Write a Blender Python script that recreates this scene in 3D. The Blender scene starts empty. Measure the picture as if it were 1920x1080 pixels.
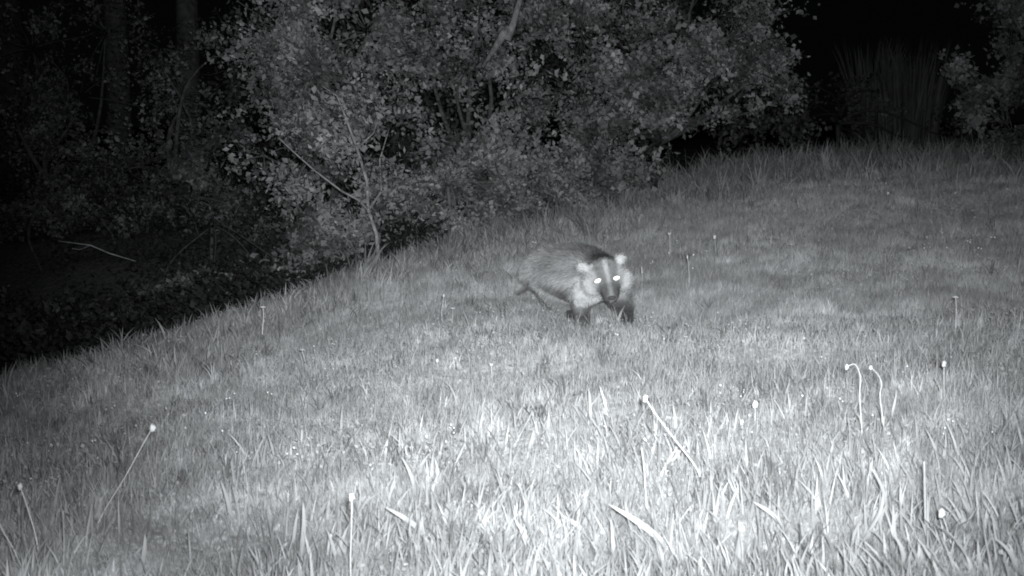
import bpy, bmesh, math, random
import numpy as np
from mathutils import Vector, Matrix, noise

random.seed(7)
rng = np.random.default_rng(7)
sc = bpy.context.scene
C = sc.collection

# ------------------------------------------------------------------ camera
CAM_H, PITCH, F = 0.82, math.radians(8.0), 2156.0          # F in pixels of the 1920 px wide photograph
cam_d = bpy.data.cameras.new('camera')
cam = bpy.data.objects.new('camera', cam_d); C.objects.link(cam)
cam.location = (0, 0, CAM_H)
cam.rotation_euler = (math.radians(90) - PITCH, 0, 0)
cam_d.sensor_width = 36; cam_d.lens = 36 * F / 1920
cam_d.clip_start = 0.05; cam_d.clip_end = 600
cam_d.dof.use_dof = True; cam_d.dof.focus_distance = 4.9; cam_d.dof.aperture_fstop = 9
sc.camera = cam
# ------------------------------------------------------------------ night sky
w = bpy.data.worlds.new('World'); sc.world = w; w.use_nodes = True
bg = w.node_tree.nodes['Background']
bg.inputs[0].default_value = (0.9, 1.0, 1.04, 1); bg.inputs[1].default_value = 0.0011
# ------------------------------------------------------------------ infra-red flash of the trail camera (next to the lens)
def flash(name, energy, size_deg, aim, sx=1.0):
    l = bpy.data.lights.new(name, 'SPOT'); o = bpy.data.objects.new(name, l); C.objects.link(o)
    l.energy = energy; l.spot_size = math.radians(size_deg); l.spot_blend = 1.0
    l.shadow_soft_size = 0.035; l.color = (0.97, 1.0, 1.015)
    o.location = (0.045, -0.02, CAM_H + 0.05)
    az, el = aim
    o.rotation_euler = (math.radians(90 + el), 0, math.radians(-az))
    o.scale = (sx, 1, 1)
    return o
flash('infrared_flash', 1780, 65, (4.2, 3.6), 1.08)
flash('infrared_flash_core', 360, 60, (-2.0, -28.5), 1.55)
sc.view_settings.view_transform = 'Standard'; sc.view_settings.look = 'None'
sc.view_settings.exposure = 0.0; sc.view_settings.gamma = 1.0
sc.cycles.use_denoising = True; sc.cycles.filter_width = 1.9
sc.cycles.max_bounces = 4; sc.cycles.diffuse_bounces = 2; sc.cycles.transmission_bounces = 2

# ------------------------------------------------------------------ helpers
def tag(o, label=None, cat=None, group=None, kind=None):
    if label: o['label'] = label
    if cat: o['category'] = cat
    if group: o['group'] = group
    if kind: o['kind'] = kind
    return o
def smooth(a, b, x):
    t = np.clip((x - a) / (b - a), 0, 1); return t * t * (3 - 2 * t)
def ray(px, py, D):                       # point at forward distance D seen at a pixel of the photograph
    u, v = (px - 960) / F, (540 - py) / F
    cp, sp = math.cos(PITCH), math.sin(PITCH)
    dy = cp + v * sp; dz = -sp + v * cp
    return Vector((u * D / dy, D, CAM_H + dz * D / dy))
_h = rng.random((64, 64))
def vnoise(x, y):
    xi = np.floor(x).astype(int); yi = np.floor(y).astype(int)
    fx = x - xi; fy = y - yi; fx = fx * fx * (3 - 2 * fx); fy = fy * fy * (3 - 2 * fy)
    a = _h[xi % 64, yi % 64]; b = _h[(xi + 1) % 64, yi % 64]; c = _h[xi % 64, (yi + 1) % 64]; d = _h[(xi + 1) % 64, (yi + 1) % 64]
    return (a * (1 - fx) + b * fx) * (1 - fy) + (c * (1 - fx) + d * fx) * fy
EY = [-50, 3, 4.2, 5, 5.7, 6.4, 7.5, 8.5, 11, 13, 30, 600]
EX = [-30, -2.45, -1.85, -1.40, -.95, -.58, -0.05, 1.0, 3.0, 6.5, 20, 300]
def edge_x(y): return np.interp(y, EY, EX)
def height(x, y):
    x = np.asarray(x, float); y = np.asarray(y, float)
    z = 0.06 * np.clip(x, -6, 2.2) + 0.062 * (np.clip(y, 5, 8.5) - 5) + 0.036 * (np.clip(y, 8.5, 13) - 8.5) + 0.01 * (np.clip(y, 13, 60) - 13)
    d = (edge_x(y) - x) * 0.86
    z = z - 0.95 * smooth(0.0, 1.8, d) * smooth(8.2, 5.6, y)
    near = 1 - 0.8 * np.exp(-(((x - 0.3) / 0.5) ** 2 + ((y - 4.7) / 0.5) ** 2))
    z = z + near * (0.075 * (vnoise(x * 1.3 + 9, y * 1.3 + 5) - .5) + 0.07 * (vnoise(x * 3.4 + 3, y * 3.4 + 8) - .5) + 0.022 * (vnoise(x * 11, y * 11) - .5))
    return z
def hgt(x, y): return float(height(x, y))
def ground_at(px, py):                    # where a pixel's line of sight meets the ground
    D = 1.0
    while D < 40:
        p = ray(px, py, D)
        if p.z < hgt(p.x, p.y): return p
        D += 0.01
    return ray(px, py, 12)
def mesh_np(name, V, faces_flat, loops, mat, parent=None, col=None, smooth_sh=False):
    me = bpy.data.meshes.new(name)
    V = np.asarray(V, np.float32); nf = len(loops)
    me.vertices.add(len(V)); me.vertices.foreach_set('co', V.ravel())
    me.loops.add(len(faces_flat)); me.loops.foreach_set('vertex_index', np.asarray(faces_flat, np.int32))
    me.polygons.add(nf)
    st = np.concatenate([[0], np.cumsum(loops)[:-1]]).astype(np.int32)
    me.polygons.foreach_set('loop_start', st); me.polygons.foreach_set('loop_total', np.asarray(loops, np.int32))
    if smooth_sh: me.polygons.foreach_set('use_smooth', np.ones(nf, bool))
    if col is not None:
        at = me.attributes.new('tone', 'FLOAT', 'POINT'); at.data.foreach_set('value', np.asarray(col, np.float32))
    me.update(calc_edges=True); me.validate()
    me.materials.append(mat)
    o = bpy.data.objects.new(name, me); C.objects.link(o)
    if parent is not None: o.parent = parent
    return o

# ------------------------------------------------------------------ materials (infra-red picture: everything is nearly neutral grey)
def new_mat(name):
    m = bpy.data.materials.new(name); m.use_nodes = True; nt = m.node_tree
    return m, nt, nt.nodes['Principled BSDF'], nt.nodes['Material Output']
def mat_tone(name, base, rough=0.6, spec=0.3, transl=0.0, bump=0.0, nscale=30, namp=0.35, detail=4):
    """grey albedo = base * per-vertex tone * procedural noise"""
    m, nt, p, out = new_mat(name); N = nt.nodes.new; L = nt.links.new
    a = N('ShaderNodeAttribute'); a.attribute_name = 'tone'
    tc = N('ShaderNodeTexCoord'); no = N('ShaderNodeTexNoise'); no.inputs['Scale'].default_value = nscale; no.inputs['Detail'].default_value = detail
    L(tc.outputs['Object'], no.inputs['Vector'])
    mr = N('ShaderNodeMapRange'); mr.inputs[1].default_value = .3; mr.inputs[2].default_value = .7
    mr.inputs[3].default_value = 1 - namp; mr.inputs[4].default_value = 1 + namp; L(no.outputs[0], mr.inputs[0])
    mu = N('ShaderNodeMath'); mu.operation = 'MULTIPLY'; L(a.outputs['Fac'], mu.inputs[0]); L(mr.outputs[0], mu.inputs[1])
    mx = N('ShaderNodeVectorMath'); mx.operation = 'SCALE'; mx.inputs[0].default_value = (base * .985, base, base * 1.01); L(mu.outputs[0], mx.inputs['Scale'])
    L(mx.outputs[0], p.inputs['Base Color']); p.inputs['Roughness'].default_value = rough; p.inputs['Specular IOR Level'].default_value = spec
    if bump:
        b = N('ShaderNodeBump'); b.inputs['Strength'].default_value = bump; b.inputs['Distance'].default_value = .01
        L(no.outputs[0], b.inputs['Height']); L(b.outputs[0], p.inputs['Normal'])
    if transl:
        t = N('ShaderNodeBsdfTranslucent'); L(mx.outputs[0], t.inputs[0]); ms = N('ShaderNodeMixShader'); ms.inputs[0].default_value = transl
        L(p.outputs[0], ms.inputs[1]); L(t.outputs[0], ms.inputs[2]); L(ms.outputs[0], out.inputs[0])
    return m
M_soil = mat_tone('soil_and_thatch', 0.44, .95, .05, bump=.8, nscale=38, namp=.45, detail=8)
M_grass = mat_tone('grass_blade', 0.42, .65, .2, .42, nscale=7, namp=.26, detail=6)
M_leaf = mat_tone('bush_leaf', 0.165, .6, .3, .2, nscale=2.5, namp=.35)
M_bark = mat_tone('bark', 0.15, .9, .1, bump=.7, nscale=25, namp=.5)
M_dry = mat_tone('dry_stalk', 0.62, .7, .2, nscale=60, namp=.15)
M_fur = mat_tone('fur', 1.0, .6, .25, nscale=45, namp=.12)
M_skin = mat_tone('fur_base', 1.0, .8, .1, nscale=45, namp=.12)
M_nose = mat_tone('nose_skin', .05, .75, .15, nscale=90, namp=.2)
m, nt, p, out = new_mat('eyeshine'); M_eye = m
p.inputs['Base Color'].default_value = (1, 1, 1, 1); p.inputs['Metallic'].default_value = 1; p.inputs['Roughness'].default_value = .5

# ------------------------------------------------------------------ ground
def ground():
    u = np.linspace(-1, 1, 260); xs = np.sign(u) * (5 * np.abs(u) + 345 * np.abs(u) ** 6)
    v = np.linspace(0, 1, 340); ys = -3 + 18 * v + 385 * v ** 9
    X, Y = np.meshgrid(xs, ys); Z = height(X, Y)
    V = np.stack([X, Y, Z], -1).reshape(-1, 3); nx, ny = len(xs), len(ys)
    i = (np.arange(ny - 1)[:, None] * nx + np.arange(nx - 1)[None]).ravel()
    Fq = np.stack([i, i + 1, i + 1 + nx, i + nx], -1)
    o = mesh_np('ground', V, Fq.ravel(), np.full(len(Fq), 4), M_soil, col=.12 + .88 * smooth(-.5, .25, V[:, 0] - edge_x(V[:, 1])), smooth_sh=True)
    tag(o, kind='structure')
ground()

# ------------------------------------------------------------------ blades
def blades(name, x, y, h, wd, lean, ldir, mat, tone, segs=2, z0=None, face=None, parent=None, curl=1.0):
    """thin tapering, bending ribbons, one per root position"""
    n = len(x); z = height(x, y) if z0 is None else z0
    if face is None: face = rng.uniform(0, 2 * np.pi, n)
    sx, sy = np.cos(face), np.sin(face)
    lx, ly = np.cos(ldir), np.sin(ldir)
    rows = []
    prof = {1: [1, 0], 2: [.75, 1, 0], 3: [.7, 1, .75, 0], 4: [.6, 1, .95, .6, 0], 6: [.6, .9, 1, .95, .75, .45, 0]}[segs]
    for k in range(segs + 1):
        t = k / segs
        off = lean * h * (t ** (1 + curl)); zz = z + h * t * np.sqrt(np.clip(1 - (lean * t) ** 2 * .6, .1, 1)) - .006
        cx = x + lx * off; cy = y + ly * off
        ww = wd * prof[k] * .5
        if k < segs:
            rows.append(np.stack([cx - sx * ww, cy - sy * ww, zz], -1)); rows.append(np.stack([cx + sx * ww, cy + sy * ww, zz], -1))
        else: rows.append(np.stack([cx, cy, zz], -1))
    V = np.stack(rows, 1); m = V.shape[1]; base = (np.arange(n) * m)[:, None]
    F_, L_ = [], []
    for k in range(segs - 1):
        F_.append(base + np.array([2 * k, 2 * k + 1, 2 * k + 3, 2 * k + 2])); L_.append(np.full(n, 4))
    F_.append(base + np.array([2 * segs - 2, 2 * segs - 1, 2 * segs])); L_.append(np.full(n, 3))
    flat = np.concatenate([f.ravel() for f in F_]); lo = np.concatenate(L_)
    return mesh_np(name, V.reshape(-1, 3), flat, lo, mat, parent, np.repeat(tone, m))

def patch(x, y, s=2.1, o=0): return vnoise(x * s + o, y * s + 2 * o) * .6 + vnoise(x * s * 2.3 + o, y * s * 2.3) * .4
def field(n, y0, y1, power=1.0, margin=.9):
    y = y0 * (y1 / y0) ** (rng.random(n) ** power); x = rng.uniform(-1, 1, n) * (.5 * y + margin)
    return x, y
def inside(x, y, slack=.25):
    return x > edge_x(y) - slack

# short turf: near blades with a bend, finer single blades further out
for (nm, N_, y0, y1, sg, lab) in (('turf_grass', 270000, 1.5, 5.2, 2, 'short pale turf grass covering the near half of the meadow'),
                                  ('turf_grass', 760000, 4.6, 15, 1, 'short fine turf grass covering the slope behind the badger')):
    x, y = field(N_, y0, y1); k = inside(x, y, .7); x, y = x[k], y[k]; n = len(x)
    pt = patch(x, y)
    tuft = vnoise(x * 13 + 40, y * 13) * .55 + vnoise(x * 29, y * 29 + 11) * .45
    h = (.008 + .030 * pt + .034 * tuft ** 1.5) * rng.uniform(.45, 1.35, n) * (1 + .2 * (sg == 1))
    h *= 1 - .45 * np.exp(-((x - .38) ** 2 + (y - 4.65) ** 2) / .09)
    wd = .0019 * np.maximum(1, y / 3.6) * rng.uniform(.7, 1.5, n)
    tone = (.48 + .62 * patch(x, y, 1.7, 7) + .45 * tuft) * rng.uniform(.75, 1.1, n)
    ed = smooth(-.2, .5, x - edge_x(y)); tone *= .6 + .4 * ed  # turf darkens towards the bush edge, shade painted into its tone
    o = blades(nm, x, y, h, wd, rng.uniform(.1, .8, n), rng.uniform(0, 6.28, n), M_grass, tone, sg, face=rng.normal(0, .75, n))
    tag(o, lab, 'grass', kind='stuff')
# medium blades, clumped
x, y = field(130000, 1.6, 14); k = inside(x, y, .5) & (rng.random(len(x)) < smooth(.42, .72, patch(x, y, 3.2, 21)) * (1 - .55 * smooth(.45, 1.0, x)) * (.5 * smooth(3.8, 2.0, y) + .06) + .008); x, y = x[k], y[k]; n = len(x)
h = rng.uniform(.03, .085, n) * (1 + .35 * patch(x, y, 1.6, 4)) * (.5 + .5 * smooth(3.8, 2.3, y)); wd = rng.uniform(.0016, .0046, n)
ld = np.pi * .5 + np.where(x > .25, 1.0, -.6) + rng.normal(0, 1.7, n)
o = blades('meadow_grass', x, y, h, wd, rng.uniform(.03, .62, n), ld, M_grass, rng.uniform(.6, 1.05, n), 3, curl=.45, face=rng.normal(0, .9, n))
tag(o, 'medium grass blades standing up in uneven patches through the turf', 'grass', kind='stuff')
# thin taller straws that make the slope shaggy
x, y = field(75000, 2.4, 13); k = inside(x, y, .3) & (rng.random(len(x)) < smooth(.3, .62, patch(x, y, 2.4, 90)) * .75 + .15); x, y = x[k], y[k]; n = len(x)
o = blades('straw_grass', x, y, rng.uniform(.03, .085, n), rng.uniform(.0014, .0030, n) * np.maximum(1, y / 5), rng.uniform(.02, .6, n), rng.uniform(0, 6.28, n), M_grass, rng.uniform(.6, 1.25, n), 2, face=rng.normal(0, .8, n))
tag(o, 'thin shaggy straws rising out of the turf up the whole slope', 'grass', kind='stuff')
# broad blades of the foreground
x, y = field(34000, 1.6, 4.2, 1.25, .5); k = (rng.random(len(x)) < (.25 * smooth(.36, .62, patch(x, y, 4.0, 33)) + .75 * np.exp(-((x - .02) / .42) ** 2) * smooth(.3, .5, patch(x, y, 6.0, 12))) * smooth(3.5, 2.1, y)); x, y = x[k], y[k]; n = len(x)
h = rng.uniform(.025, .10, n); wd = rng.uniform(.0026, .0078, n)
ld = np.pi * .5 + np.where(x > .1, 1.1, -.4) + rng.normal(0, 1.4, n)
o = blades('broad_grass', x, y, h, wd, rng.uniform(.05, .75, n), ld, M_grass, rng.uniform(.7, 1.35, n), 4, curl=.4, face=rng.normal(0, .8, n))
tag(o, 'broad bright grass blades crowding the foreground', 'grass', kind='stuff')
# long grass along the foot of the bushes
n0 = 26000; y = rng.uniform(4.2, 13.5, n0); ex = edge_x(y); x = ex + rng.normal(0.1, .45, n0)
k = (rng.random(n0) < smooth(.3, .62, patch(x, y, 2.2, 50))) & (np.abs(x) < .5 * y + 1.0); x, y = x[k], y[k]; n = len(x)
o = blades('long_grass', x, y, rng.uniform(.05, .19, n) * (.55 + .45 * smooth(6, 9, y) + .7 * smooth(8.5, 10.5, y) * rng.random(n)), rng.uniform(.004, .008, n), rng.uniform(.1, .9, n), rng.uniform(0, 6.28, n), M_grass, rng.uniform(.35, .95, n), 4, face=rng.normal(0, 1, n))
tag(o, 'longer rough grass fringing the foot of the bushes', 'grass', kind='stuff')
# ragged tufts on the crest at the left and at the far end of the slope
nt_ = 260; ty = np.where(rng.random(nt_) < .5, rng.uniform(3.6, 7, nt_), rng.uniform(8.5, 13, nt_)); tx = edge_x(ty) + rng.uniform(-.05, .9, nt_) * np.where(ty > 8, 3.0, .6)
cnt = 16; x = np.repeat(tx, cnt) + rng.normal(0, .022, nt_ * cnt); y = np.repeat(ty, cnt) + rng.normal(0, .022, nt_ * cnt); n = len(x); th = np.repeat(rng.uniform(.06, .17, nt_) * np.where(ty > 8, 2.0, .9), cnt)
o = blades('tufted_grass', x, y, th * rng.uniform(.5, 1, n), rng.uniform(.003, .007, n), rng.uniform(.05, .9, n), rng.uniform(0, 6.28, n), M_grass, rng.uniform(.55, 1.15, n), 4, face=rng.normal(0, .9, n))
tag(o, 'ragged grass tufts along the crest and the far end of the slope', 'grass', kind='stuff')
# small clumps, each a spray of blades from one crown, all over the slope
nc = 5200; tx, ty = field(nc, 2.0, 12.5, .8); k = inside(tx, ty, -.05) & (rng.random(nc) < .25 + .75 * smooth(.35, .6, patch(tx, ty, 1.5, 44))); tx, ty = tx[k], ty[k]; nt_ = len(tx)
cnt = 9; x = np.repeat(tx, cnt) + rng.normal(0, .010, nt_ * cnt); y = np.repeat(ty, cnt) + rng.normal(0, .010, nt_ * cnt); n = len(x)
hh = np.repeat(rng.choice([.04, .055, .07, .10], nt_, p=[.4, .3, .2, .1]) * rng.uniform(.8, 1.2, nt_), cnt); tt = np.repeat(rng.choice([.35, .6, .9, 1.25], nt_), cnt)
o = blades('clump_grass', x, y, hh * rng.uniform(.5, 1, n), rng.uniform(.0022, .0050, n), rng.uniform(.05, .85, n), rng.uniform(0, 6.28, n), M_grass, tt * rng.uniform(.8, 1.2, n), 3, face=rng.normal(0, .9, n))
tag(o, 'small grass clumps, some dark and some bright, dotted all over the slope', 'grass', kind='stuff')
# tiny leaves and pale florets in the turf
def leaf_cards(P, size, mat, tone, name, parent=None, up=None, aspect=.62, spread=.75):
    """pointed, folded leaves of four triangles"""
    n = len(P); d = rng.normal(size=(n, 3)); d /= np.linalg.norm(d, axis=1)[:, None]
    q = rng.normal(size=(n, 3)) if up is None else up + spread * rng.normal(size=(n, 3))
    q -= d * np.sum(q * d, 1)[:, None]; q /= np.linalg.norm(q, axis=1)[:, None]      # leaf normal
    s = np.cross(d, q); L = size[:, None]; W = L * aspect * .5 * rng.uniform(.45, 1.25, (n, 1))
    V = np.stack([P, P + d * L * .45 + s * W + q * W * .35, P + d * L, P + d * L * .45 - s * W + q * W * .35, P + d * L * .5], 1)
    b = (np.arange(n) * 5)[:, None]
    f = np.concatenate([b + np.array(t) for t in ([0, 4, 1], [1, 4, 2], [2, 4, 3], [3, 4, 0])], 0)
    return mesh_np(name, V.reshape(-1, 3), f.ravel(), np.full(len(f), 3), mat, parent, np.repeat(tone, 5))
x, y = field(60000, 1.6, 12); k = inside(x, y, .3) & (rng.random(len(x)) < smooth(.42, .66, patch(x, y, 2.6, 71))); x, y = x[k], y[k]; n = len(x)
P = np.stack([x, y, height(x, y) + rng.uniform(.008, .045, n)], -1)
o = leaf_cards(P, rng.uniform(.006, .013, n) * np.maximum(1, y / 5), M_grass, rng.uniform(.75, 1.2, n), 'meadow_herbs', up=np.array([[0, -1.1, .6]]), aspect=.8)
tag(o, 'small low herb leaves growing among the turf', 'ground cover', kind='stuff')

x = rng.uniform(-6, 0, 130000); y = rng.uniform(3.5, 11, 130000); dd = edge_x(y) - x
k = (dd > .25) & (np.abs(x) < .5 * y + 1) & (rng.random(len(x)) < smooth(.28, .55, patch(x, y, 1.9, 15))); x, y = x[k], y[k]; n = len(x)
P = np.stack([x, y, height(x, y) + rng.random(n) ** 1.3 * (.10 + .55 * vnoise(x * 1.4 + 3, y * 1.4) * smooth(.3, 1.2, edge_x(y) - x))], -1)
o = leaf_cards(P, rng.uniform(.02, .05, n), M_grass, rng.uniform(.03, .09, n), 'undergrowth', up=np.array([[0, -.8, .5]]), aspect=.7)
tag(o, 'dark tangled undergrowth covering the hollow behind the crest at the left', 'undergrowth', kind='stuff')

# ------------------------------------------------------------------ tubes
def tube(bm, pts, radii, sides=7, cap=True):
    pts = [Vector(p) for p in pts]; rings = []
    for i, p in enumerate(pts):
        d = (pts[min(i + 1, len(pts) - 1)] - pts[max(i - 1, 0)]).normalized()
        a = d.cross(Vector((0, 1, .1))); a = a.normalized() if a.length > .05 else Vector((1, 0, 0)); b = d.cross(a).normalized()
        rings.append([bm.verts.new(p + (a * math.cos(t) + b * math.sin(t)) * radii[i]) for t in [2 * math.pi * k / sides for k in range(sides)]])
    for r0, r1 in zip(rings, rings[1:]):
        for k in range(sides): bm.faces.new((r0[k], r0[(k + 1) % sides], r1[(k + 1) % sides], r1[k]))
    if cap: bm.faces.new(rings[0][::-1]); bm.faces.new(rings[-1])
def bm_obj(name, bm, mat, parent=None, tone=1.0):
    me = bpy.data.meshes.new(name); bm.to_mesh(me); bm.free()
    me.polygons.foreach_set('use_smooth', [True] * len(me.polygons))
    at = me.attributes.new('tone', 'FLOAT', 'POINT'); at.data.foreach_set('value', np.full(len(me.vertices), tone, np.float32))
    me.materials.append(mat); o = bpy.data.objects.new(name, me); C.objects.link(o)
    if parent is not None: o.parent = parent
    return o
def root(name, loc, label, cat, group=None):
    o = bpy.data.objects.new(name, None); C.objects.link(o); o.location = loc; o.empty_display_size = .1
    return tag(o, label, cat, group)
def curve(p0, p1, n=6, wob=.1, sag=0.0, seed=0):
    r = random.Random(seed); p0 = Vector(p0); p1 = Vector(p1); L = (p1 - p0).length; out = []
    a = Vector([r.uniform(-1, 1) for _ in range(3)]) * wob * L; b = Vector([r.uniform(-1, 1) for _ in range(3)]) * wob * L * .5
    for i in range(n):
        t = i / (n - 1)
        out.append(p0.lerp(p1, t) + a * math.sin(math.pi * t) + b * math.sin(2 * math.pi * t) + Vector((0, 0, sag * L * math.sin(math.pi * t))))
    return out

x, y = field(420, 2.6, 12); k = inside(x, y, -.1) & (rng.random(len(x)) < smooth(.4, .6, patch(x, y, 1.3, 61))); x, y = x[k], y[k]
def specks():
    bm = bmesh.new(); zz = height(x, y)
    for i in range(len(x)):
        for q in range(random.choice((1, 2, 4))):
            c = Vector((x[i] + random.gauss(0, .007), y[i] + random.gauss(0, .007), zz[i] + random.uniform(.035, .06)))
            rr = random.uniform(.0015, .0034) * max(1, y[i] / 4.5)
            kk = bmesh.ops.create_icosphere(bm, subdivisions=1, radius=1)
            for v in kk['verts']: v.co = Vector((v.co.x * rr, v.co.y * rr, v.co.z * rr * random.uniform(.6, 1.5))) + c
    return bm
tag(bm_obj('meadow_florets', specks(), M_dry, None, 1.0), 'tiny pale florets and seed specks scattered over the meadow', 'florets', kind='stuff')
# ------------------------------------------------------------------ bushes
def bush(name, label, cat, base, clumps, leaf=.04, many=1.5, tone=1.0, stem_r=.03, stem_tone=.6, group=None, gap=.47, nscale=2.6, holes=True):
    """base: world point; clumps: (px, py, distance, radius m, flatten, leaves)"""
    leaf *= .98; base = Vector(base); R = root(name, base, label, cat, group); sd = int(abs(base.x * 131 + base.y * 977)) + len(clumps)
    Ps, Ts, Ss, Us = [], [], [], []
    bmt = bmesh.new(); fork = base + Vector((0, 0, .35))
    tube(bmt, [p - base for p in curve(base - Vector((0, 0, .08)), fork, 5, .06, seed=sd)], [stem_r * 1.5, stem_r * 1.15, stem_r, stem_r * .95, stem_r * .8], 9)
    bm_obj('trunk', bmt, M_bark, R, stem_tone)
    bmw = bmesh.new()
    for ci, (px, py, D, rad, flat, nl) in enumerate(clumps):
        c = ray(px, py, D)
        bmb = bmesh.new(); pts = curve(fork - Vector((0, 0, .02)), c, 9, .12, .08, seed=sd + ci * 7)
        tube(bmb, [p - base for p in pts], [stem_r * (.72 - .6 * i / 8) for i in range(9)], 6)
        bm_obj('branch', bmb, M_bark, R, stem_tone)
        ns = max(12, int(nl * many) // 16)
        for s in range(ns):                                     # leafy twigs reaching through the clump
            d = Vector((random.gauss(0, 1), random.gauss(0, 1), random.gauss(0, 1) * flat)).normalized()
            rr = rad * random.uniform(.35, 1.08)
            tip = c + Vector((d.x * rr, d.y * rr * .85, d.z * rr * flat if flat < 1 else d.z * rr))
            if holes and noise.noise(tip * nscale + Vector((3.1, 7.7, sd))) + .6 * noise.noise(tip * nscale * 2.7) < (gap - .5) + .16: continue
            if tip.z < hgt(tip.x, tip.y) + .02: continue
            t0 = c.lerp(tip, .45); ln = rad * .33 * random.uniform(.6, 1.3)
            sdirection = (tip - c).normalized().lerp(Vector((random.gauss(0, .6), random.gauss(0, .6), .3)), .5).normalized()
            end = tip + sdirection * ln * .6
            if s % 3 == 0: tube(bmw, [c.lerp(tip, .15) - base, t0 - base + Vector((0, 0, .01)), tip - base, end - base], [.005, .004, .0028, .0015], 3, False)
            k = 16; t = rng.random(k)[:, None]; a = np.array(t0.lerp(tip, .5)); b = np.array(end)
            pos = a + (b - a) * t + rng.normal(0, leaf * .8, (k, 3))
            Ps.append(pos); Ts.append(np.full(k, random.choice([.4, .7, .9, 1.05, 1.2]))); u = np.array([random.gauss(0, .8), random.gauss(-.75, .6), random.gauss(.45, .7)]); Us.append(np.tile(u / (np.linalg.norm(u) + .01), (k, 1))); Ss.append(np.full(k, leaf))
    tag(bm_obj('twigs', bmw, M_bark, R, stem_tone * .8), kind='stuff')
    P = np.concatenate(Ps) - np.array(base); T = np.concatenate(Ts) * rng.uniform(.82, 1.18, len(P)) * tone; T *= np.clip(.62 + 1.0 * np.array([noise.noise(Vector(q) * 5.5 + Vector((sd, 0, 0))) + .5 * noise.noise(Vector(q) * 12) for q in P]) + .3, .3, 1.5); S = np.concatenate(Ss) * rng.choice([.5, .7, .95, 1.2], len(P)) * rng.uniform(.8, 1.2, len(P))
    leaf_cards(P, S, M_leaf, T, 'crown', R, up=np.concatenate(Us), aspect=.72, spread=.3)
    return R

def at(px, D, dz=0.0):
    p = ray(px, 500, D); return Vector((p.x, p.y, hgt(p.x, p.y) + dz))

# hawthorn: the pale, close-leaved bush left of the middle
bush('hawthorn_bush', 'pale dense leafy bush left of the middle, behind the thin sapling', 'bush', at(640, 7.9), [
    (540, 70, 7.5, .42, .9, 5200), (520, 190, 7.3, .34, 1, 4600), (600, 130, 7.3, .36, 1, 4600), (495, 290, 7.2, .24, .9, 2400),
    (690, 60, 7.8, .38, 1, 3200), (560, 330, 7.1, .26, .9, 2500), (640, 250, 7.3, .30, 1, 2800), (740, 190, 7.7, .32, 1, 2400),
    (600, 440, 7.0, .22, .9, 2200), (560, 490, 6.9, .15, .8, 900), (690, 360, 7.2, .25, 1, 1900), (640, -60, 7.8, .45, 1, 2600)],
    leaf=.042, tone=1.1, stem_r=.035, gap=.44)
bush('blackthorn_bush', 'broken leafy bush in the middle with dark gaps and a pale snapped branch on top', 'bush', at(880, 8.3), [
    (800, 60, 8.3, .36, 1, 2600), (880, 130, 8.2, .34, 1, 2600), (820, 290, 8.0, .30, .9, 2400), (900, 300, 7.9, .30, .9, 2600),
    (970, 210, 8.2, .34, 1, 2600), (1000, 330, 8.0, .27, .9, 2400), (760, 380, 7.6, .22, .8, 1700), (860, 390, 7.7, .22, .7, 1800),
    (950, 390, 7.8, .20, .7, 1500), (900, 10, 8.5, .36, 1, 2000), (1010, 60, 8.6, .36, 1, 2200), (880, -80, 8.6, .5, 1, 2000)],
    leaf=.044, tone=1.05, stem_r=.032, stem_tone=.35, gap=.42)
bush('hawthorn_bush', 'big spreading bush right of the middle whose low boughs overhang the dark hollow', 'bush', at(1230, 9.4), [
    (1090, 60, 8.8, .40, 1, 3000), (1180, 100, 8.7, .42, 1, 3400), (1270, 60, 8.9, .42, 1, 3200), (1360, 80, 9.1, .40, 1, 2800),
    (1130, 220, 8.5, .36, .9, 2800), (1220, 200, 8.6, .30, .9, 2200), (1330, 160, 9.0, .36, .9, 2600), (1430, 140, 9.4, .34, .9, 2000),
    (1490, 160, 9.8, .24, .7, 900), (1080, 320, 8.4, .26, .9, 2000), (1160, 330, 8.3, .24, .9, 1900), (1240, 300, 8.5, .20, .8, 1000),
    (1390, 200, 9.2, .22, .6, 1100), (1340, 225, 9.0, .14, .6, 420), (1200, -60, 9.0, .5, 1, 2600), (1350, -60, 9.2, .5, 1, 2400), (1440, 40, 9.6, .34, 1, 1300)],
    leaf=.046, tone=.98, stem_r=.036, stem_tone=.35, gap=.43)
# deeper foliage seen through the gaps
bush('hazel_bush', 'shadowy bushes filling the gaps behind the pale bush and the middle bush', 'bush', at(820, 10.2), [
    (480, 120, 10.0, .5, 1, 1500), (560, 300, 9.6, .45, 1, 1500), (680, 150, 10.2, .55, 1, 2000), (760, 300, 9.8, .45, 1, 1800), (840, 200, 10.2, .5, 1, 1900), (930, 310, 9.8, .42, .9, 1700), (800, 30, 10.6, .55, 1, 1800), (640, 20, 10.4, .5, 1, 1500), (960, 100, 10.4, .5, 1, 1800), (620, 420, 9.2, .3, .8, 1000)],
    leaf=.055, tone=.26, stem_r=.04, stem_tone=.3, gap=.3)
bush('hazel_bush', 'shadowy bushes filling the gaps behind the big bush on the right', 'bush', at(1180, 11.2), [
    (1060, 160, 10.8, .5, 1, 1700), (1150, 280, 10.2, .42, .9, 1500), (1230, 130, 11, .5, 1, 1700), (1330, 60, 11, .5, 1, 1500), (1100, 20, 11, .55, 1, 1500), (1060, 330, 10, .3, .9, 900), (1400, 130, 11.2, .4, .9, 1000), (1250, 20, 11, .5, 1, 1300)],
    leaf=.058, tone=.26, stem_r=.04, stem_tone=.3, gap=.3)
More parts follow.
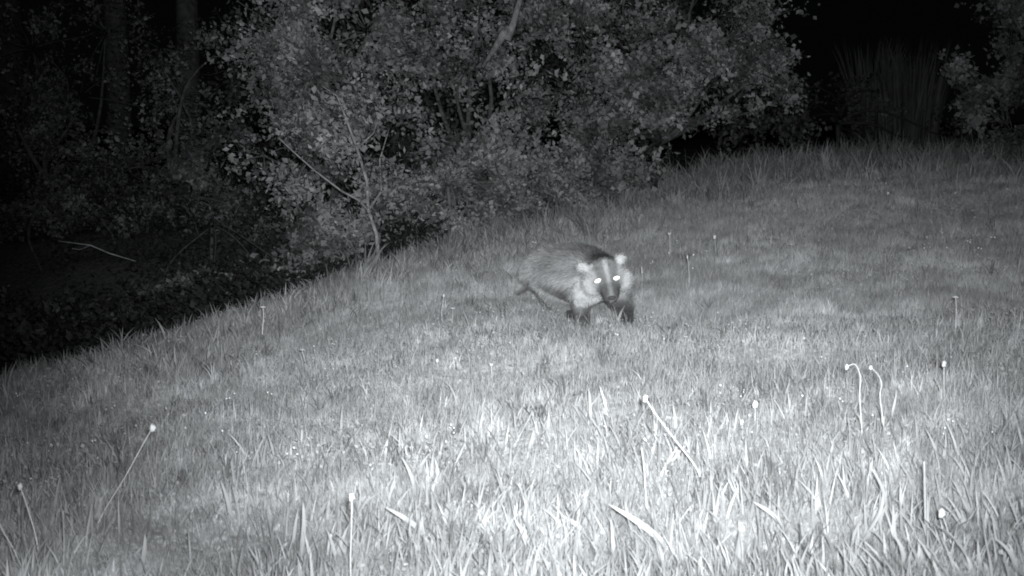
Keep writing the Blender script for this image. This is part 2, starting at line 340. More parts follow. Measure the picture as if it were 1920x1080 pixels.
# shaded shrubs at the left
bush('elder_bush', 'dim shrub left of the pale bush, drooping over the dark bank', 'bush', at(330, 8.6), [
    (330, 290, 8.6, .38, .9, 2400), (400, 390, 8.2, .34, .8, 2200), (300, 400, 8.5, .36, .8, 2200), (430, 250, 8.8, .30, .9, 1300),
    (240, 320, 8.8, .38, .9, 2000), (420, 90, 9.3, .30, 1, 900), (380, 480, 8.0, .26, .7, 1100), (460, 440, 7.9, .22, .8, 900), (340, 180, 9.2, .34, 1, 1100), (300, 90, 9.8, .4, 1, 900)],
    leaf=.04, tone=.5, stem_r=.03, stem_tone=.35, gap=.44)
bush('elder_bush', 'darkest shrub at the far left edge above the bank', 'bush', at(110, 8.4), [
    (120, 300, 8.6, .45, .9, 2400), (60, 420, 8.3, .45, .9, 2300), (180, 420, 8.2, .38, .8, 2100), (150, 180, 9.2, .45, 1, 1700), (40, 230, 9.0, .45, 1, 1500), (210, 530, 7.8, .3, .7, 1400), (90, 540, 7.6, .3, .7, 1300), (60, 90, 9.6, .5, 1, 1100), (200, 60, 9.8, .45, 1, 900)],
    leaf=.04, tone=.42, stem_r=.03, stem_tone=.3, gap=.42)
bush('bramble_bush', 'low bramble bank under the shaded shrubs at the left', 'bush', at(400, 7.4), [
    (490, 515, 7.2, .22, .6, 1100), (400, 545, 7.1, .26, .6, 1300), (300, 560, 6.9, .26, .6, 1200), (540, 500, 7.0, .16, .7, 700)], leaf=.04, tone=.5, stem_r=.012, stem_tone=.3, gap=.42)
bush('bramble_bush', 'black bramble heap at the far left edge just behind the crest of the meadow', 'bush', at(90, 6.6), [
    (200, 590, 6.7, .26, .6, 1200), (110, 610, 6.4, .26, .6, 1200), (20, 620, 6.2, .28, .7, 1200), (-60, 600, 6.2, .3, .7, 900)], leaf=.04, tone=.4, stem_r=.012, stem_tone=.3, gap=.42)
# low leafy fringe in front of the bushes
bush('bramble_bush', 'low leafy bramble sprawl at the foot of the middle bushes', 'bush', at(840, 7.5), [
    (900, 345, 7.75, .22, .8, 1300), (820, 350, 7.6, .2, .8, 1200), (985, 345, 7.8, .22, .8, 1300), (1060, 330, 8.0, .2, .8, 1000),
    (760, 400, 7.2, .22, .6, 1300), (850, 415, 7.4, .22, .5, 1300), (940, 395, 7.6, .22, .5, 1300), (1040, 375, 7.9, .22, .5, 1300), (700, 430, 7.0, .16, .6, 800), (1130, 365, 8.1, .2, .5, 1000)],
    leaf=.036, tone=1.1, stem_r=.012, gap=.42)
bush('hazel_bush', 'faint soft thicket beyond the end of the meadow under the black sky', 'bush', at(1560, 14.5), [
    (1400, 235, 12.0, .4, .8, 900), (1500, 240, 12.6, .42, .9, 1000), (1480, 180, 13, .34, 1, 700), (1600, 200, 15, .42, 1.6, 900), (1640, 250, 15, .5, .9, 1000), (1700, 180, 15.4, .5, 1.6, 1200), (1750, 250, 15, .5, .9, 1000), (1830, 270, 14.5, .5, .8, 900)],
    leaf=.06, tone=.33, stem_r=.03, stem_tone=.2, gap=.36)
# far right
bush('oak_tree', 'leafy tree bough reaching in from the top right corner', 'tree', at(1990, 12.5), [
    (1900, 30, 12, .42, 1, 2400), (1930, 120, 12, .34, 1, 1700), (1990, 40, 12.2, .6, 1, 2000), (1905, 165, 12, .18, 1, 420), (1870, 50, 12, .22, .8, 600)],
    leaf=.06, tone=.85, stem_r=.09, gap=.45)
bush('maple_sapling', 'slim young tree with a drooping spray of leaves left of the top right bough', 'tree', at(1868, 12.8), [
    (1792, 120, 12.4, .09, .8, 130), (1800, 140, 12.4, .09, .8, 150), (1830, 175, 12.4, .14, .8, 280), (1818, 200, 12.4, .12, 1, 220), (1828, 228, 12.4, .07, 1, 110), (1850, 170, 12.5, .1, 1, 130)],
    leaf=.07, tone=.95, stem_r=.022, gap=.4, holes=False)
bush('hazel_bush', 'dark low bush at the right edge beyond the meadow', 'bush', at(1900, 11.8), [
    (1900, 250, 11.6, .4, .8, 1600), (1850, 290, 11.4, .26, .7, 800), (1960, 240, 11.5, .5, .9, 1400)], leaf=.05, tone=.6, stem_r=.03, gap=.5)

# tall forest trunks at the left
def forest_tree(px, D, wpx, lean, label):
    b = at(px, D); R = root('forest_tree', b, label, 'tree', None); r = wpx * D / F / 2
    bm = bmesh.new(); pts = [Vector((lean * t * 6 + .05 * math.sin(t * 5), 0, t * 7 - .3)) for t in np.linspace(0, 1, 12)]
    tube(bm, pts, [r * (1.35 if i == 0 else 1.1 - .055 * i) for i in range(12)], 14); bm_obj('trunk', bm, M_bark, R, .2)
    bm = bmesh.new()
    Pl = []
    for k in range(9):
        z = 2.8 + .45 * k; a = k * 2.4; e = Vector((math.cos(a) * 1.3, math.sin(a) * 1.3, z + .7)); s = Vector((lean * z / 7 * 6, 0, z))
        tube(bm, curve(s, e, 5, .08, .05, seed=k), [r * .3, r * .22, r * .16, r * .1, r * .04], 5)
        Pl.append(np.array(e) + rng.normal(0, .35, (260, 3)))
    bm_obj('branches', bm, M_bark, R, .2)
    P = np.concatenate(Pl); leaf_cards(P, rng.uniform(.04, .08, len(P)), M_leaf, rng.uniform(.2, .5, len(P)), 'crown', R)
forest_tree(232, 11.5, 46, -.01, 'thick dim tree trunk, the left one of two behind the dark shrubs')
forest_tree(358, 11.0, 44, .005, 'thick dim tree trunk, the right one of two behind the dark shrubs')
forest_tree(30, 12.5, 60, .01, 'almost black tree trunk at the far left edge')

# sapling with the pale stem
def limb(name, pts, radii, parent, base, tone=1.5, mat=None, sides=6):
    bm = bmesh.new(); tube(bm, [Vector(p) - base for p in pts], radii, sides); return bm_obj(name, bm, mat or M_bark, parent, tone)
b = at(712, 6.75); R = root('sapling', b, 'thin pale-stemmed sapling forking upwards in front of the pale bush', 'tree')
J = [b - Vector((0, 0, .05)), ray(706, 440, 6.75), ray(690, 392, 6.75), ray(688, 340, 6.7), ray(670, 280, 6.7), ray(650, 225, 6.65), ray(632, 180, 6.6), ray(602, 160, 6.6)]
limb('trunk', J, [.015, .013, .0115, .010, .009, .007, .005, .0025], R, b, 1.3)
limb('branch', [ray(688, 392, 6.73), ray(672, 375, 6.7), ray(640, 358, 6.68), ray(590, 320, 6.6), ray(545, 280, 6.55), ray(522, 258, 6.5)], [.009, .007, .006, .005, .004, .002], R, b, 1.3)
limb('branch', [ray(690, 395, 6.75), ray(715, 360, 6.8), ray(712, 300, 6.85), ray(730, 240, 6.9)], [.008, .006, .005, .002], R, b, 1.2)
limb('branch', [ray(668, 280, 6.7), ray(700, 250, 6.75), ray(720, 190, 6.8)], [.006, .004, .002], R, b, 1.2)
Pl = []
for (px, py, D, r, n) in [(560, 350, 6.6, .09, 160), (520, 330, 6.5, .08, 120), (660, 300, 6.7, .12, 120), (700, 210, 6.8, .14, 180), (620, 200, 6.6, .09, 90), (640, 400, 6.7, .12, 160), (730, 330, 6.8, .14, 160), (700, 400, 6.75, .08, 70)]:
    Pl.append(np.array(ray(px, py, D) - b) + rng.normal(0, r * .6, (n, 3)))
P = np.concatenate(Pl); leaf_cards(P, rng.uniform(.02, .05, len(P)), M_leaf, rng.uniform(.8, 1.4, len(P)), 'crown', R, up=np.array([[0, -.55, .55]]))
# pale snapped branch in the top of the middle bush
b = ray(905, 190, 7.75); R = root('snapped_branch', b, 'pale snapped branch caught at the top of the middle bush', 'branch')
limb('branch', [ray(905, 125, 7.8), ray(925, 95, 7.75), ray(945, 62, 7.7), ray(955, 52, 7.7)], [.012, .02, .03, .03], R, b, .95, sides=8)
limb('branch', [ray(950, 75, 7.7), ray(962, 45, 7.7), ray(972, 10, 7.75), ray(985, -40, 7.8)], [.03, .024, .02, .018], R, b, .95, sides=8)
limb('branch', [ray(948, 55, 7.7), ray(940, 50, 7.68), ray(933, 62, 7.65)], [.018, .012, .003], R, b, .9)
# thin fallen twig on the dark bank
b = ray(110, 452, 7.3); R = root('dead_twig', b, 'thin pale dead twig lying across the dark shrubs at the left', 'twig')
limb('twig', [b, ray(170, 460, 7.3), ray(205, 475, 7.3), ray(255, 490, 7.3)], [.003, .004, .004, .002], R, b, 1.8)
limb('side_twig', [ray(170, 460, 7.3), ray(150, 468, 7.25), ray(135, 466, 7.2)], [.003, .002, .001], R, b, 1.6)

# tall pale weeds far behind the meadow
def tall_clump(px, D, n, hgt_, spread, label, tone=.7, name='reed_clump', cat='reeds', wd=.012, lean=.35, group=None):
    p = at(px, D); R = root(name, p, label, cat, group)
    r = spread * np.sqrt(rng.random(n)); a = rng.uniform(0, 6.28, n); x = r * np.cos(a); y = r * np.sin(a)
    z0 = height(x + p.x, y + p.y) - p.z
    blades('blades', x, y, hgt_ * rng.uniform(.45, 1.0, n), wd * rng.uniform(.6, 1.2, n), rng.uniform(.02, lean, n), a + rng.normal(0, .5, n), M_grass, tone * rng.uniform(.6, 1.1, n), 6, z0=z0, face=rng.normal(0, 1, n), parent=R)
    return R
tall_clump(1620, 15.5, 240, 1.5, .22, 'faint tall reeds beyond the meadow, the left and shorter clump', .2, wd=.026, lean=.28)
tall_clump(1695, 15.0, 380, 1.45, .34, 'faint tall reeds beyond the meadow, the right and wider clump', .18, wd=.026, lean=.25)
# arching tussocks along the meadow's far edge
for (px, D, n, hh, sp, lab) in [
    (1335, 9.3, 70, .36, .10, 'arching grass tussock under the right bush, left of its pair'),
    (1375, 9.4, 80, .34, .10, 'arching grass tussock under the right bush with curled bright tips'),
    (1440, 10.4, 90, .36, .16, 'wide tussock leaning right where the bush ends'),
    (1310, 8.8, 40, .30, .08, 'ragged tussock with one bent straw in front of the right bush'),
    (1560, 11.3, 26, .34, .05, 'upright spiky tuft at the back of the meadow'),
    (1595, 11.6, 60, .40, .14, 'bushy tuft beside the spiky one at the back of the meadow'),
    (1655, 11.8, 60, .42, .20, 'broad tuft at the back of the meadow under the faint reeds'),
    (1108, 6.9, 26, .26, .06, 'sparse tuft of long blades above the badger\'s back'),
    (1010, 7.2, 40, .24, .12, 'low tuft just left above the badger'),
    (680, 6.4, 36, .24, .07, 'tuft of long blades at the foot of the sapling'),
    (840, 6.5, 40, .20, .12, 'short tuft to the right of the sapling'),
    (620, 6.0, 40, .16, .14, 'short tuft on the bank below the pale bush')]:
    tall_clump(px, D, n, hh * .85, sp, lab, .62, 'grass_tussock', 'grass tuft', .011, .85, 'grass tufts standing out of the meadow')

# ------------------------------------------------------------------ single stalks that stand out of the grass
def blob(bm, c, r, seed=0, squash=(1, 1, 1), sub=2, amp=.25):
    k = bmesh.ops.create_icosphere(bm, subdivisions=sub, radius=1)
    for v in k['verts']:
        f = 1 + amp * noise.noise(v.co * 2.3 + Vector((seed, seed, 0)))
        v.co = Vector((v.co.x * r * squash[0] * f, v.co.y * r * squash[1] * f, v.co.z * r * squash[2] * f)) + Vector(c)
def stalk(foot, path, r0, head, label, tone=1.0, leaves=0, name='flower_stalk', cat='stalk', hr=.008, hs=(1, 1, 1.45)):
    hr *= .66; r0 *= .62; tone *= .62
    """foot: pixel of the base on the ground; path: pixel offsets up the stem from the foot"""
    g = ground_at(*foot); b = Vector((g.x, g.y, hgt(g.x, g.y) - .01)); R = root(name, b, label, cat); D = g.y
    pts = [b] + [ray(foot[0] + dx, foot[1] + dy, D - .012 * i) for i, (dx, dy) in enumerate(path)]
    fine = []
    for i in range(len(pts) - 1):
        p0, p1, p2, p3 = pts[max(i - 1, 0)], pts[i], pts[i + 1], pts[min(i + 2, len(pts) - 1)]
        for t in (0, .25, .5, .75):
            fine.append(.5 * ((2 * p1) + (p2 - p0) * t + (2 * p0 - 5 * p1 + 4 * p2 - p3) * t * t + (3 * p1 - p0 - 3 * p2 + p3) * t ** 3))
    fine.append(pts[-1]); n = len(fine)
    limb('stem', fine, [r0 * (1 - .45 * i / (n - 1)) for i in range(n)], R, b, tone, M_dry, 6)
    if head:
        bm = bmesh.new(); tip = fine[-1] - b; sd = foot[0] * .37
        if head == 'bud': blob(bm, tip, hr, sd, hs, 3, .7); blob(bm, tip - Vector((hr * .3, 0, hr * .9)), hr * .7, sd + 4, (1, 1, 1.2), 2, .6)
        elif head == 'spike':
            dd = (fine[-1] - fine[-3]).normalized()
            for k in range(9): blob(bm, tip - dd * hr * .9 * k + Vector((math.sin(k * 2.1), math.cos(k * 2.1), 0)) * hr * .35, hr * (.55 + .02 * k), sd + k, (1, 1, 1.5), 1)
        elif head == 'umbel':
            for k in range(11):
                a = k * 2.4; q = hr * .35 * math.sqrt(k); e = tip + Vector((math.cos(a) * q, math.sin(a) * q, hr * .8 - q * .3))
                tube(bm, [tip, tip.lerp(e, .5), e], [r0 * .35] * 3, 4); blob(bm, e, hr * .3, sd + k, (1, 1, .8), 1)
        elif head == 'cup':
            for k in range(6):
                a = k * 1.047; d = Vector((math.cos(a), math.sin(a), 0)); e = tip + d * hr + Vector((0, 0, hr * 1.5)); s = Vector((-d.y, d.x, 0)) * hr * .45
                q = [bm.verts.new(v) for v in (tip, tip.lerp(e, .55) + s + d * hr * .2, e, tip.lerp(e, .55) - s + d * hr * .2)]; bm.faces.new(q)
        bm_obj({'bud': 'bud', 'spike': 'seed_head', 'umbel': 'flower_head', 'cup': 'flower_head'}[head], bm, M_dry, R, tone * .95)
    for k in range(leaves):
        a = random.uniform(0, 6.28); q = fine[max(1, int(n * (.1 + .12 * k)))] - b
        ll = random.uniform(.03, .06)
        blades('leaf', np.array([q.x]), np.array([q.y]), np.array([ll]), np.array([.007]), np.array([.9]), np.array([a]), M_grass, np.array([1.1]), 4, z0=np.array([q.z]), face=np.array([random.uniform(-.6, .6)]), parent=R)
    return R
S = stalk
S((1618, 830), [(-3, -40), (-6, -90), (-5, -125), (-15, -147), (-30, -142)], .0028, 'bud', 'bent straw arching over like a hook, the left of the hooked pair at right', 1.2, 2, hr=.006)
S((1655, 832), [(1, -40), (-5, -88), (-2, -112), (-9, -130), (-22, -143)], .0028, 'bud', 'bent straw arching over like a hook, the right of the hooked pair at right', 1.2, 2, hr=.005)
S((1792, 625), [(0, -20), (1, -45), (0, -66)], .0028, 'umbel', 'upright stalk with a small pale flower head near the right edge of the meadow', 1.15, 1, hr=.012)
S((1256, 480), [(0, -20), (-1, -38)], .0035, 'cup', 'stalk with an open cup-shaped pale flower up the slope right of the badger', 1.3, 1, hr=.02)
S((1291, 548), [(1, -25), (0, -50), (-2, -66)], .0025, 'bud', 'thin straight stalk with a pale tip right of the badger', 1.3, 1, hr=.006, hs=(.7, .7, 2))
S((1341, 478), [(0, -15), (-1, -34)], .003, 'bud', 'short stalk with a round bright head on the slope right of the badger', 1.3, 0, hr=.011)
S((1203, 545), [(1, -25), (0, -44)], .0025, 'spike', 'straw with a knobbly seed spike close beside the badger\'s head', 1.15, 0, hr=.006)
S((492, 640), [(0, -20), (2, -45), (1, -62)], .0038, 'umbel', 'forked stalk with pale flower head on the left slope below the dark bushes', 1.5, 2, hr=.014)
S((575, 690), [(-4, -15), (-8, -32)], .003, 'umbel', 'small weed with a pale curled head left of the middle of the meadow', 1.2, 2, hr=.011)
S((660, 1120), [(-3, -60), (-1, -130), (0, -188)], .0030, 'bud', 'tall straight stalk with one round white bud in the foreground left of the middle', 1.3, 1, hr=.0075, hs=(1, 1, 1.25))
S((172, 1000), [(25, -45), (62, -105), (95, -165), (114, -198)], .0028, 'bud', 'long slanting straw with a dull head crossing the lower left', 1.15, 1, hr=.008)
S((76, 1060), [(-8, -50), (-22, -100), (-38, -148)], .0028, 'bud', 'tall straw leaning left with a small oval head near the left edge', 1.1, 1, hr=.0065)
S((118, 1075), [(2, -60), (0, -118)], .0032, None, 'blunt dull straw standing straight right of the leaning straw at lower left', .8, 1)
S((50, 1085), [(-22, -50), (-46, -92), (-62, -130)], .0028, None, 'thin straw slanting out of the bottom left corner', .95, 0)
S((1332, 925), [(-28, -50), (-62, -95), (-100, -145), (-122, -178)], .0036, 'bud', 'thick pale stalk slanting up to the left with a blunt head, right of the middle', 1.25, 2, hr=.008)
S((1416, 800), [(0, -20), (0, -42)], .0025, 'bud', 'round white bud on a short stalk right of the slanting stalk', 1.4, 0, hr=.010)
S((1394, 830), [(-2, -18), (-3, -38)], .002, 'bud', 'smaller white bud just below and left of the round one', 1.2, 0, hr=.007)
S((1790, 1040), [(-10, -35), (-24, -78)], .0026, 'bud', 'stalk with a white knob leaning left in the lower right', 1.25, 1, hr=.0085)
S((1737, 1010), [(-2, -50), (-3, -100), (-4, -145)], .0050, None, 'thick blunt grey stem standing straight in the lower right', .85, 1)
S((1772, 760), [(-2, -30), (-2, -78)], .0025, 'bud', 'thin stem with a square pale tip toward the right edge', 1.05, 0, hr=.008)
S((832, 610), [(-4, -20), (-2, -40), (0, -56)], .0028, 'bud', 'small pale-tipped weed left below the badger', 1.25, 2, hr=.007)
S((846, 612), [(2, -16), (3, -32)], .0025, 'umbel', 'low weed with a crumpled flower head left below the badger', 1.15, 2, hr=.012)
S((922, 722), [(0, -16), (-1, -34)], .0028, 'cup', 'small two-lobed pale flower in the middle of the meadow', 1.3, 1, hr=.012)
S((822, 700), [(-1, -12), (-2, -24)], .0022, 'bud', 'tiny pale flower standing low left of the two-lobed flower', 1.25, 0, hr=.007)
S((1680, 390), [(0, -14), (-15, -28)], .003, 'bud', 'pale floret on a bent stem at the back of the meadow on the right', 1.2, 0, hr=.011)
S((1692, 395), [(0, -10), (1, -22)], .003, 'cup', 'pale open floret beside the bent one at the back of the meadow', 1.2, 0, hr=.012)
S((1215, 975), [(-5, -60), (-8, -105), (-12, -135)], .0035, None, 'upright pale straw in the foreground below the slanting stalk', 1.2, 1)
S((960, 838), [(14, -20), (36, -62)], .0025, None, 'short straw slanting right in the middle foreground', 1.1, 0)
S((492, 740), [(12, -5), (30, -35), (40, -42)], .003, None, 'short bright straw pointing up right from the dark hollow left of the middle', 1.15, 0)
S((1485, 500), [(0, -20), (-1, -40)], .0025, 'umbel', 'small weed with scattered pale florets on the right slope', 1.1, 1, hr=.012)
S((1660, 520), [(0, -20), (0, -44)], .002, None, 'thin grey straw standing on the right slope', 1.0, 0)
# individual broad leaves in the foreground
def single_leaf(foot, dx, dy, wpx, label, tone=1.25, bend=.4):
    g = ground_at(*foot); b = Vector((g.x, g.y, hgt(g.x, g.y) - .01)); D = g.y
    e = ray(foot[0] + dx, foot[1] + dy, D - .02); s = Vector((1, 0.2, 0)) * wpx * .78 * D / F / 2
    if abs(dx) > abs(dy): s = Vector((0, .3, 1)) * wpx * D / F / 2
    bm = bmesh.new(); rows = []; N = 8
    for i in range(N + 1):
        t = i / N; c = b.lerp(e, t) + Vector((bend * .02 * math.sin(math.pi * t), -.012 * math.sin(math.pi * t), .008 * math.sin(math.pi * t))) - b
        wv = math.sin(math.pi * min(1, .18 + .82 * t)) ** .7 if i < N else .02
        rows.append([bm.verts.new(c - s * wv), bm.verts.new(c + Vector((0, .004 * wv, 0))), bm.verts.new(c + s * wv)])
    for r0, r1 in zip(rows, rows[1:]):
        for k in (0, 1): bm.faces.new((r0[k], r0[k + 1], r1[k + 1], r1[k]))
    o = bm_obj('grass_leaf', bm, M_grass, None, tone); o.location = b
    tag(o, label, 'grass leaf', 'broad grass leaves in the foreground'); return o
for f_, dx, dy, wp, lab in [
    ((1905, 1078), -42, -72, 15, 'widest pale grass leaf, tapering up left in the bottom right corner'),
    ((1270, 1040), -130, -95, 16, 'long bright leaf lying up to the left at bottom right of the middle'),
    ((810, 1010), -90, -60, 13, 'bright leaf slanting left behind the tall white bud'),
    ((1110, 1015), -60, -50, 13, 'pale folded leaf lying left in the middle foreground'),
    ((1475, 1000), -65, -60, 12, 'bright leaf slanting left at the lower right of the middle'),
    ((1620, 1000), 35, -75, 12, 'pale leaf tilting right in the lower right'),
    ((1690, 1075), -20, -80, 13, 'pale leaf leaning slightly left at the bottom right'),
    ((1690, 1080), 32, -65, 12, 'pale leaf leaning right at the bottom right'),
    ((1660, 970), -28, -95, 11, 'narrow bright leaf reaching up left in the lower right'),
    ((560, 1050), 8, -110, 12, 'long upright leaf at lower left of the middle'),
    ((435, 985), -22, -85, 11, 'bright leaf leaning left in the lower left'),
    ((500, 1045), 40, -28, 12, 'short leaf pointing right at the bottom left of the middle'),
    ((260, 1075), 12, -75, 12, 'dull folded leaf at the bottom left'),
    ((780, 935), -28, -80, 10, 'upright leaf left of the middle foreground'),
    ((985, 1000), -5, -70, 11, 'short upright leaf in the middle foreground')]:
    single_leaf(f_, dx, dy, wp, lab)

# ------------------------------------------------------------------ badger
DB = -0.10                                                   # shift of the whole animal along the view
def bp(px, py, D): return ray(px, py, D + DB)
g0 = bp(1120, 612, 4.8); BASE = Vector((g0.x, g0.y, hgt(g0.x, g0.y)))
badger = root('badger', BASE, 'stocky grey badger with striped face and shining eyes walking through the grass', 'badger')
bm = bmesh.new()
def ell(c, r, axes=(1, 1, 1), rot=None):
    k = bmesh.ops.create_icosphere(bm, subdivisions=3, radius=r)
    Mx = (rot or Matrix.Identity(3)) @ Matrix.Diagonal(axes)
    for v in k['verts']: v.co = Mx @ v.co + (c - BASE)
def cap(c0, r0, c1, r1, n=7):
    for i in range(n + 1):
        t = i / n; ell(c0.lerp(c1, t), r0 + (r1 - r0) * t)
SP = [(bp(1002, 515, 5.30), .064), (bp(1022, 508, 5.20), .088), (bp(1048, 508, 5.08), .109), (bp(1078, 513, 4.95), .124), (bp(1100, 518, 4.86), .118), (bp(1122, 520, 4.78), .092)]
for (a, ra), (b_, rb) in zip(SP, SP[1:]): cap(a, ra, b_, rb)
HO = bp(1137, 521, 4.68)                                      # middle of the skull
HR = Vector((1, 0.02, .16)).normalized(); HF = Vector((0.05, -.93, -.36)).normalized(); HF = (HF - HR * HF.dot(HR)).normalized(); HU = HR.cross(HF).normalized()
if HU.z < 0: HU = -HU
def hp(r, u, f): return HO + HR * r + HU * u + HF * f
HM = Matrix((HR, HF, HU)).transposed()
cap(SP[-1][0], .09, hp(0, .005, -.02), .07)
ell(hp(0, .006, 0), .067, (1.12, 1.15, .92), HM)
cap(hp(0, -.004, .05), .048, hp(0, -.020, .108), .032)
for s in (-1, 1):
    ell(hp(s * .058, -.02, 0), .047, (1, 1, 1.05), HM)        # cheeks
    ell(hp(s * .030, .014, .045), .020)                       # brow
ell(bp(1094, 546, 4.74), .050, (1, 1, 1.15)); ell(bp(1105, 552, 4.76), .045); ell(hp(0, -.05, -.02), .052, (1.3, 1, .8), HM)
def onground(px, D, dz=.0):
    p = bp(px, 600, D); return Vector((p.x, p.y, hgt(p.x, p.y) + dz))
# forelegs
f1 = onground(1091, 4.68, .02); cap(bp(1090, 545, 4.84), .054, bp(1089, 578, 4.76), .034); cap(bp(1089, 578, 4.76), .034, f1, .027); ell(f1 + Vector((.0, -.03, -.004)), .027, (1, 1.5, .7))
f2 = bp(1170, 601, 4.70); cap(bp(1150, 542, 4.84), .058, bp(1168, 572, 4.78), .042); cap(bp(1168, 572, 4.78), .042, f2, .033); ell(f2 + Vector((.004, -.022, -.008)), .027, (1, 1.4, .8))
# hind legs
k1 = bp(1040, 560, 5.0); f3 = onground(1066, 4.88, .02)
cap(bp(1022, 528, 5.12), .060, k1, .042); cap(k1, .044, f3, .028); ell(f3 + Vector((.015, -.02, -.004)), .025, (1.2, 1.2, .7))
k2 = bp(1024, 552, 5.24); f4 = onground(1046, 5.2, .02); cap(bp(1010, 525, 5.30), .055, k2, .036); cap(k2, .036, f4, .024); ell(f4 + Vector((.015, -.02, -.004)), .024, (1.2, 1.2, .7))
cap(bp(990, 528, 5.36), .030, bp(972, 545, 5.42), .018)       # tail
# ears
for s, (ex, ey) in ((-1, (1091, 500)), (1, (1163, 485))):
    ec = bp(ex, ey, 4.70); ell(ec, .025, (1, .5, .9)); cap(ec, .014, hp(s * .05, .03, -.02), .018, 4)
me = bpy.data.meshes.new('tmp'); bm.to_mesh(me); bm.free()
tmp = bpy.data.objects.new('tmp', me); C.objects.link(tmp)
md = tmp.modifiers.new('r', 'REMESH'); md.mode = 'VOXEL'; md.voxel_size = .0065
ms = tmp.modifiers.new('s', 'SMOOTH'); ms.factor = .5; ms.iterations = 15
dg = bpy.context.evaluated_depsgraph_get(); dg.update()
bme = bpy.data.meshes.new_from_object(tmp.evaluated_get(dg)); bpy.data.objects.remove(tmp); bpy.data.meshes.remove(me)
bme.name = 'body'; nv = len(bme.vertices); V = np.empty(nv * 3, np.float32); bme.vertices.foreach_get('co', V); V = V.reshape(-1, 3)
Nn = np.empty(nv * 3, np.float32); bme.vertices.foreach_get('normal', Nn); Nn = Nn.reshape(-1, 3)
def npv(v): return np.array(v)
W = V + npv(BASE); q = W - npv(HO)
hr_, hu_, hf_ = q @ npv(HR), q @ npv(HU), q @ npv(HF)
def coat(W, hr_, hu_, hf_):
    """the coat's own colour: grey grizzled back, black underside and legs, pale face with two dark stripes; plus painted shadow on the muzzle"""
    gz = height(W[:, 0], W[:, 1]); zz = W[:, 2] - gz
    c = .28 + .08 * (vnoise(W[:, 0] * 22, W[:, 2] * 22 + W[:, 1] * 9) - .5)
    rumpness = smooth(4.95, 5.2, W[:, 1]); c = c + .10 * rumpness
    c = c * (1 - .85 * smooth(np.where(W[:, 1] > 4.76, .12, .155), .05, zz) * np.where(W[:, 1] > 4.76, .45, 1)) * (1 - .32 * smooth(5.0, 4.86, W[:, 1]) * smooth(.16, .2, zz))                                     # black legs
    nape = smooth(-.02, -.06, hf_) * smooth(-.17, -.10, hf_) * smooth(.03, .065, hu_) * smooth(.085, .045, np.abs(hr_ - .0)); c = c * (1 - .75 * nape)
    head = smooth(-.055, -.02, hf_) * smooth(-.13, -.10, hu_)
    a = np.abs(hr_)
    face = np.full(len(W), .36) * (1 - .25 * smooth(.02, .07, hf_))
    dark = smooth(.002, .014, a) * smooth(.050, .034, a) * smooth(-.03, -.012, hu_ + hf_ * .2)
    ear_gap = smooth(.022, .05, hu_) * smooth(.012, .02, a) * smooth(.052, .040, a)
    face = face * (1 - .52 * np.maximum(dark, ear_gap * .9))
    muz = smooth(.075, .10, hf_); face = face * (1 - .42 * muz)  # shadow on the muzzle painted into the face tone
    c = c * (1 - head) + face * head
    ruff = smooth(.05, .07, a) * smooth(-.10, -.06, hf_) * smooth(.02, -.02, hu_) * smooth(-.14, -.1, hu_); ruff *= (zz > .1)
    c = np.maximum(c, .36 * ruff)
    for (ex, ey) in ((1091, 500), (1163, 485)):
        e = npv(bp(ex, ey, 4.70)); d = np.linalg.norm(W - e, axis=1); k = smooth(.034, .024, d); c = c * (1 - k) + .36 * k
    return np.clip(c, .02, .8)
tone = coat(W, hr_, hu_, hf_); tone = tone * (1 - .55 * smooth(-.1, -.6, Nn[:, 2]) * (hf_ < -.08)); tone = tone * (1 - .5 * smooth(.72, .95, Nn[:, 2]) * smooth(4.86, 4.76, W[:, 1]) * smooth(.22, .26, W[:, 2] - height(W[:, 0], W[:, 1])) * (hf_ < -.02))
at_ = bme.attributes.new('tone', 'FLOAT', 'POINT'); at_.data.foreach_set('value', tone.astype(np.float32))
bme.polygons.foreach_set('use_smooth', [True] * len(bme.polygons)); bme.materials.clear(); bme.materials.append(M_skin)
bo = bpy.data.objects.new('body', bme); C.objects.link(bo); bo.parent = badger
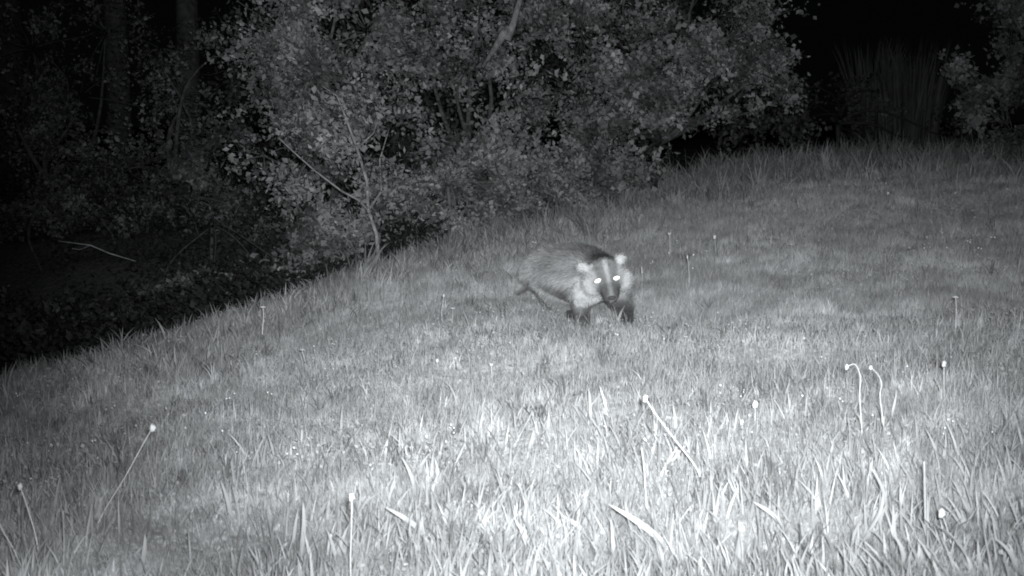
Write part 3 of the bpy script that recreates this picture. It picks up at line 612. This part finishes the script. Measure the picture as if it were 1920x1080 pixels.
# fur: short hairs following the body
nh = 90000; ii = rng.integers(0, nv, nh); P0 = V[ii] + rng.normal(0, .002, (nh, 3)); N0 = Nn[ii]
spine = npv((SP[0][0] - SP[4][0]).normalized())
back = np.tile(spine * .9 + np.array([0, 0, -.45]), (nh, 1))
hf = hf_[ii]; ishead = (hf > -.05)[:, None]; back = np.where(ishead, -npv(HF) * 1.0 + HR.x * 0 + np.sign(hr_[ii])[:, None] * npv(HR) * .5 + np.array([0, 0, -.3]), back)
legz = (W[ii, 2] - height(W[ii, 0], W[ii, 1])) < .10; back[legz] = [0, 0, -1]
T0 = back - N0 * np.sum(back * N0, 1)[:, None]; T0 /= np.linalg.norm(T0, axis=1)[:, None] + 1e-6
D0 = T0 + N0 * .42 + rng.normal(0, .16, (nh, 3)); D0 /= np.linalg.norm(D0, axis=1)[:, None]
ln = np.where(ishead[:, 0], np.where(hf > .03, .006, .012), .033) * rng.uniform(.5, 1.3, nh); ln = np.where(legz, .014, ln)
side = np.cross(D0, rng.normal(size=(nh, 3))); side /= np.linalg.norm(side, axis=1)[:, None]
HV = np.stack([P0 - side * .0007, P0 + side * .0007, P0 + D0 * ln[:, None]], 1)
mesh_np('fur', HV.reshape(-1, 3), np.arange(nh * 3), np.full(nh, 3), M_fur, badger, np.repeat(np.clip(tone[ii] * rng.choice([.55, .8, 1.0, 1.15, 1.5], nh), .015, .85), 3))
# eyes, nose
for s, (ex, ey) in ((-1, (1121, 526.5)), (1, (1155.5, 521))):
    e = bp(ex, ey, 4.62); bmE = bmesh.new(); bmesh.ops.create_icosphere(bmE, subdivisions=3, radius=1)
    R3 = Matrix.Rotation(math.radians(-22), 3, 'Y')
    # bring the eye to the head's surface
    best = min(range(0, nv, 3), key=lambda i: (W[i][0] - e.x) ** 2 + (W[i][2] - e.z) ** 2 + (0 if W[i][1] < HO.y else 1)); surf = W[best]
    c = Vector((e.x, surf[1] - .002, e.z)) - BASE
    for v in bmE.verts: v.co = R3 @ Vector((v.co.x * .0175, v.co.y * .005, v.co.z * .0115)) + c
    bm_obj('eye', bmE, M_eye, badger, 1)
bmE = bmesh.new(); bmesh.ops.create_icosphere(bmE, subdivisions=3, radius=1)
for v in bmE.verts: v.co = HM @ Vector((v.co.x * .015, v.co.y * .008, v.co.z * .009)) + hp(0, -.016, .136) - BASE
bm_obj('nose', bmE, M_nose, badger, 1)
